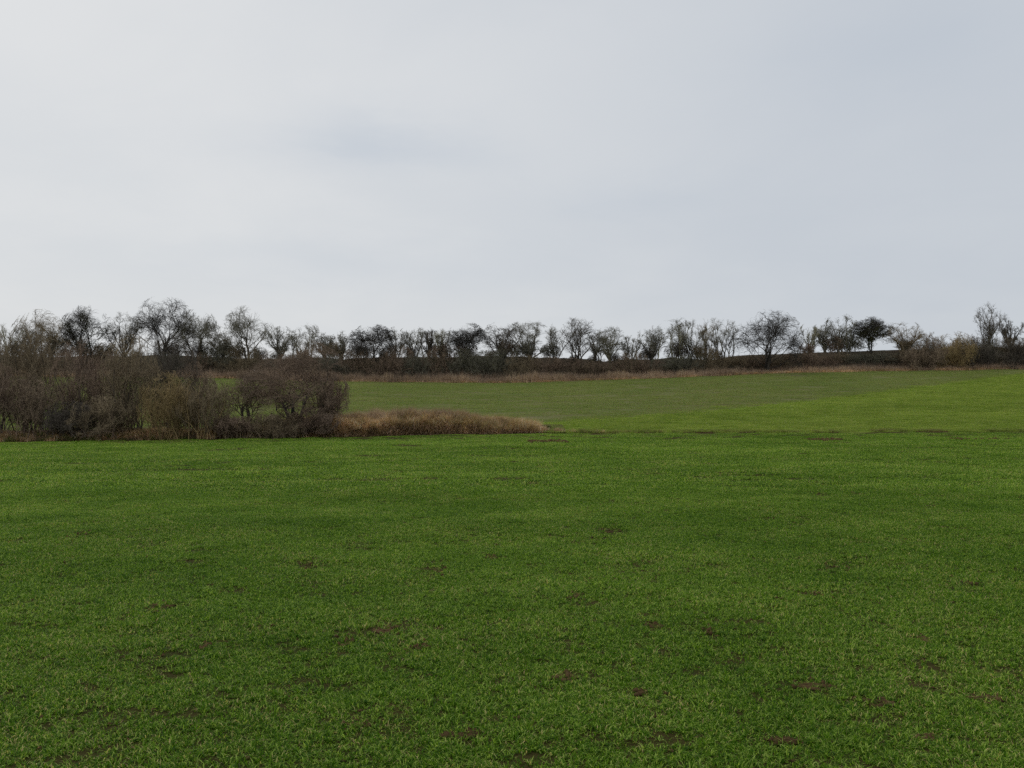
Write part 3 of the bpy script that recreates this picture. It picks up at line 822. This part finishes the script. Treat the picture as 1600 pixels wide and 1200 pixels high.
# low dark scrub of the far hedge: six kinds grown once, copied along the row
protos = []
for i in range(6):
    bk = ['grey', 'brown', 'plum', 'brown', 'grey', 'plum'][i]
    parts = grow_plant('scrub', 3.0, 5.4, 2000 + i, 1.7, 0.75)
    parts.pop('_pts')
    protos.append([(pn, mk_mesh(pn, V, T, [BARK[bk]], {'tint': A})) for pn, (V, T, A) in parts.items()])
    if i % 2 == 0:
        V, T, A = leafy(parts['twigs'][0][::7], 1500, .12, (.04, .09), np.random.default_rng(i))
        protos[-1].append(('leaves', mk_mesh('leaves', V, T, [M_ivy], {'tint': A})))
r = random.Random(8)
x = -80.0; i = 0
while x < 84:
    d = 133.0 + r.uniform(-.3, .4)
    px = 800 + F * x / d
    s = r.uniform(.72, .95)
    s *= .88
    if 1420 < px < 1620: s *= 1.35
    if px < 340: s *= 1.12
    if 530 < px < 600: s *= 1.05
    root = bpy.data.objects.new('hedge_shrub', None); scn.collection.objects.link(root)
    zs = gz(x, d)
    if px < 1420: s = max(.45, (float(ztop(x)) - .1 - zs) / 2.95 * r.uniform(.75, 1.12 if 1130 < px else 1.55))
    root.location = (x, d, zs - .1); root.rotation_euler = (0, 0, r.uniform(-.3, .3) + (3.14 if r.random() < .5 else 0))
    root.scale = (r.uniform(.75, 1.0), .5, s)
    lm = min(LAND, key=lambda q: abs(q[0] - px)); dx_ = px - lm[0]
    root['label'] = 'low dark scrub bush in the hedge ' + ('below the ' if abs(dx_) < 13 else 'left of the ' if dx_ < 0 else 'right of the ') + lm[1]
    root['category'] = 'shrub'; root['group'] = 'low scrub bushes of the far hedge'
    for pn, me in protos[r.randrange(6)]:
        link(pn, me, root)
    x += r.uniform(2.4, 3.3); i += 1
# light scrub growing along the crest of the embankment between the trees
protos2 = []
for i in range(5):
    parts = grow_plant('shrub', 2.6, 3.2, 2100 + i, 2.2, 0.8)
    parts.pop('_pts')
    bk = ['dark', 'grey', 'brown', 'dark', 'plum'][i]
    protos2.append([(pn, mk_mesh(pn, V, T, [BARK[bk]], {'tint': A})) for pn, (V, T, A) in parts.items()])
x = -79.0
while x < 80:
    d = 134.6 + r.uniform(-.5, .8)
    px = 800 + F * x / d
    if not (962 < px < 995 or 1150 < px < 1245 or 1350 < px < 1395 or px > 1440):
        s = r.uniform(.4, .95)
        root = bpy.data.objects.new('crest_shrub', None); scn.collection.objects.link(root)
        root.location = (x, d, gz(x, d) - .1); root.rotation_euler = (0, 0, r.uniform(0, 6.28)); root.scale = (s * 1.1, s * 1.1, s)
        lm = min(LAND, key=lambda q: abs(q[0] - px)); dx_ = px - lm[0]
        root['label'] = 'thin bush on the hedge crest ' + ('behind the ' if abs(dx_) < 13 else 'left of the ' if dx_ < 0 else 'right of the ') + lm[1]
        root['category'] = 'shrub'; root['group'] = 'thin bushes between the trees of the far hedge'
        for pn, me in protos2[r.randrange(5)]:
            link(pn, me, root)
    x += r.uniform(2.2, 4.6)
# bramble stretch at the right
for lab, px, top, wpx, bk, sd in (('tan-brown bramble mound right of the brown bushy tree in the far hedge', 1452, 525, 62, 'rust', 41),
                                  ('paler arching bramble thicket in the treeless stretch of the far hedge', 1493, 524, 60, 'olive', 42),
                                  ('dark dense bush at the left foot of the two-leadered tree', 1530, 531, 60, 'dark', 43),
                                  ('dark low bush at the right edge of the photo in the far hedge', 1590, 531, 60, 'dark', 44),
                                  ('reddish twiggy bush low in front of the brown bushy tree on the right', 1432, 545, 46, 'rust', 45)):
    plant('bramble_bush', 'bush', lab, px, 131.2, top, wpx, 'scrub', bk, sd, tw=2.0, dens=1.0, group='bramble bushes of the far hedge')

# the thicket at the near field's left edge
THICK = [
 ('big brown shrub cut by the left photo edge at the rear of the thicket', -25, 53.5, 540, 120, 'shrub', 'dark', 'brown', 1.3),
 ('tall olive-brown shrub rising highest at the left end of the thicket', 62, 55, 520, 105, 'shrub', 'dark', 'brown', 1.25),
 ('rust-brown rounded shrub at the front left of the thicket', 48, 51, 592, 85, 'shrub', 'plum', 'rust', 1.2),
 ('dark brown low shrub at the front of the thicket against the left photo edge', -8, 51, 570, 90, 'shrub', 'dark', 'plum', 1.2),
 ('purplish brown shrub between the tall olive-brown one and the see-through gap', 124, 53, 560, 76, 'shrub', 'dark', 'plum', 1.2),
 ('dark shrub behind the see-through gap of the thicket', 170, 56, 574, 70, 'shrub', 'dark', 'plum', 1.1),
 ('brown shrub with visible leaning trunks left of the olive bushes', 204, 52.5, 552, 86, 'shrub', 'dark', 'brown', 1.0),
 ('dark greyish shrub towering behind the olive bushes', 258, 55, 549, 96, 'shrub', 'dark', 'dark', 1.1),
 ('dark shrub filling the rear right of the olive bushes', 306, 56, 572, 60, 'shrub', 'dark', 'plum', 0.9),
 ('yellowish olive bush with reddish tips, left of the two at the thicket front', 262, 50.9, 587, 84, 'shrub', 'olive', 'olive', 1.1),
 ('yellowish olive bush with upright stems, right of the two at the thicket front', 318, 51.3, 592, 84, 'shrub', 'olive', 'brown', 1.1),
 ('small low brown bush under the leaning trunks at the thicket front', 165, 51, 622, 90, 'scrub', 'plum', 'brown', 1.2),
 ('low dark bush in the see-through gap at the foot of the thicket', 112, 51, 632, 80, 'scrub', 'dark', 'dark', 1.2),
 ('low dark bush between the two olive bushes and the spreading shrub', 366, 51.6, 652, 66, 'scrub', 'brown', 'plum', 1.2),
 ('low dark twiggy bush under the middle of the spreading shrub', 428, 51.8, 646, 84, 'scrub', 'plum', 'brown', 1.2),
 ('low dark bush at the right foot of the thicket beside the grassy bank', 492, 52.3, 640, 70, 'scrub', 'brown', 'plum', 1.2),
 ('small greyish upright shrub at the right end of the thicket', 514, 53.6, 584, 62, 'shrub', 'dark', 'plum', 1.2),
]
for i, (lab, px, d, top, wpx, kind, bark, twig, dens) in enumerate(THICK):
    plant('thicket_shrub', 'shrub', lab, px, d, top - (20 if kind == 'shrub' and px < 262 and d > 52 else 0), wpx, kind, bark, 3000 + i, twig=twig, tw=1.25, dens=dens, group='leafless shrubs of the left thicket')
plant('hawthorn_shrub', 'shrub', 'open dark shrub with crooked trunks and the green field showing through, left of two', 388, 54.0, 574, 86, 'hawthorn', 'dark', 3101, twig='brown', tw=.6, dens=.8, group='leafless shrubs of the left thicket')
plant('hawthorn_shrub', 'shrub', 'wide dark spreading shrub at the right end of the thicket, right of two', 456, 52.6, 534, 166, 'hawthorn', 'black', 3105, twig='plum', tw=.62, dens=3.0, group='leafless shrubs of the left thicket')


# ------------------------------------------------------------------ tussocks and clods
def tussock(px, d, h, rad, label, seed, mat=None, dens=420):
    rng = np.random.default_rng(seed)
    x = xof(px, d); z = gz(x, d)
    pos = np.concatenate([rng.normal(0, rad * .38, (dens, 2)), np.zeros((dens, 1))], 1)
    pos[:, 2] = 0.35 * h * np.exp(-(pos[:, 0] ** 2 + pos[:, 1] ** 2) / (rad * .4) ** 2) - .03
    V, T, A = blades(pos, rng.uniform(.4, 1.0, dens) * h, rng.uniform(.008, .016, dens), rng.uniform(.1, 1.1, dens), rng, rng.uniform(0.2, 1, dens), segs=3, droop=.9)
    link('grass_tussock', mk_mesh('grass_tussock', V, T, [mat or M_dead], {'tint': A}), loc=(x, d, z), label=label, category='grass tussock', group='dead grass tussocks on the bank end')


tussock(848, 55.0, .42, .5, 'straw tussock at the tapering right tip of the brown bank', 81)
tussock(872, 54.9, .36, .55, 'lone straw tussock just right of the bank tip on the meadow edge', 82)
tussock(825, 54.6, .45, .6, 'rounded brown tussock near the right end of the bank', 83)
tussock(800, 54.4, .45, .6, 'brown tussock hanging over the furrow, left of the bank end', 84)
tussock(856, 57.0, .35, .5, 'paler tussock a little behind the bank tip on the green meadow', 85, M_fringe)

cl_lab = {0: 'dark earth clod in the middle of the wheat, farthest of the middle ones', 1: 'crumbled reddish clod near the bottom middle of the wheat',
          2: 'right one of two brown earth clods side by side at the bottom', 3: 'left one of two brown earth clods side by side at the bottom',
          4: 'broken clod left of the pair at the bottom of the field', 5: 'low bare clod left of the middle of the wheat',
          6: 'dark clod right of the middle in the wheat', 7: 'largest bare reddish clod, on the right in the wheat',
          8: 'flat brown clod right of and below the largest one', 9: 'brown clod near the right edge of the photo',
          10: 'flat reddish bare clod at the bottom right of the field', 11: 'single dark clod on the right, above the largest one'}
for i, lab in cl_lab.items():
    (cxy, rx, ry) = SP[i]
    rng = np.random.default_rng(500 + i)
    # a few crumbly lumps melted into one uneven clod
    import bmesh
    bm = bmesh.new()
    for k in range(16):
        mt = bmesh.ops.create_icosphere(bm, subdivisions=2, radius=1.0)
        ox, oy = rng.normal(0, .42, 2); s = rng.uniform(.14, .34)
        for v in mt['verts']:
            q = 1 + .28 * float(vnoise(v.co.x * 3 + k * 7, v.co.y * 3 + v.co.z * 5, i))
            v.co = ((v.co.x * q * s + ox) * rx, (v.co.y * q * s + oy) * ry * .75, v.co.z * q * s * min(rx, .14) * .34 + .006)
    me = bpy.data.meshes.new('earth_clod'); bm.to_mesh(me); bm.free()
    me.materials.append(M_clod)
    link('earth_clod', me, loc=(cxy[0], cxy[1], gz(*cxy)), label=lab, category='earth clod', group='bare earth clods in the wheat')
# small crumbs in the other bare spots
rng = np.random.default_rng(77)
PV, PT, PA = [], [], []; off = 0
crumb = np.array([[1, 0, 0], [-1, 0, 0], [0, 1, 0], [0, -1, 0], [0, 0, 1], [0, 0, -1]], float)
ct = np.array([[0, 2, 4], [2, 1, 4], [1, 3, 4], [3, 0, 4], [2, 0, 5], [1, 2, 5], [3, 1, 5], [0, 3, 5]])
pts = [(c[0] + rng.normal(0, rx * .5), c[1] + rng.normal(0, ry * .5), rng.uniform(.008, .03)) for (c, rx, ry) in SP for _ in range(26)]
q = wedge_pts(9000, 3, 34, .6, 1, rng)
pts += [(a, b, rng.uniform(.006, .022)) for a, b in q]
pts = np.concatenate([np.array(pts), np.stack(FURROW, 1)]); n = len(pts)
V = crumb[None] * (1 + rng.uniform(-.4, .4, (n, 6, 1))) * pts[:, 2][:, None, None] * np.array([1, 1, .7])
an = rng.uniform(0, 6.28, n); ca, sa = np.cos(an)[:, None], np.sin(an)[:, None]
V = np.stack([V[..., 0] * ca - V[..., 1] * sa, V[..., 0] * sa + V[..., 1] * ca, V[..., 2]], -1)
V += np.stack([pts[:, 0], pts[:, 1], ground(pts[:, 0], pts[:, 1]) + pts[:, 2] * .3], 1)[:, None]
T = ct[None] + (np.arange(n) * 6)[:, None, None]
link('soil_crumbs', mk_mesh('soil_crumbs', V.reshape(-1, 3), T.reshape(-1, 3), [M_clod]), kind='stuff', label='crumbs of brown soil between the wheat plants')
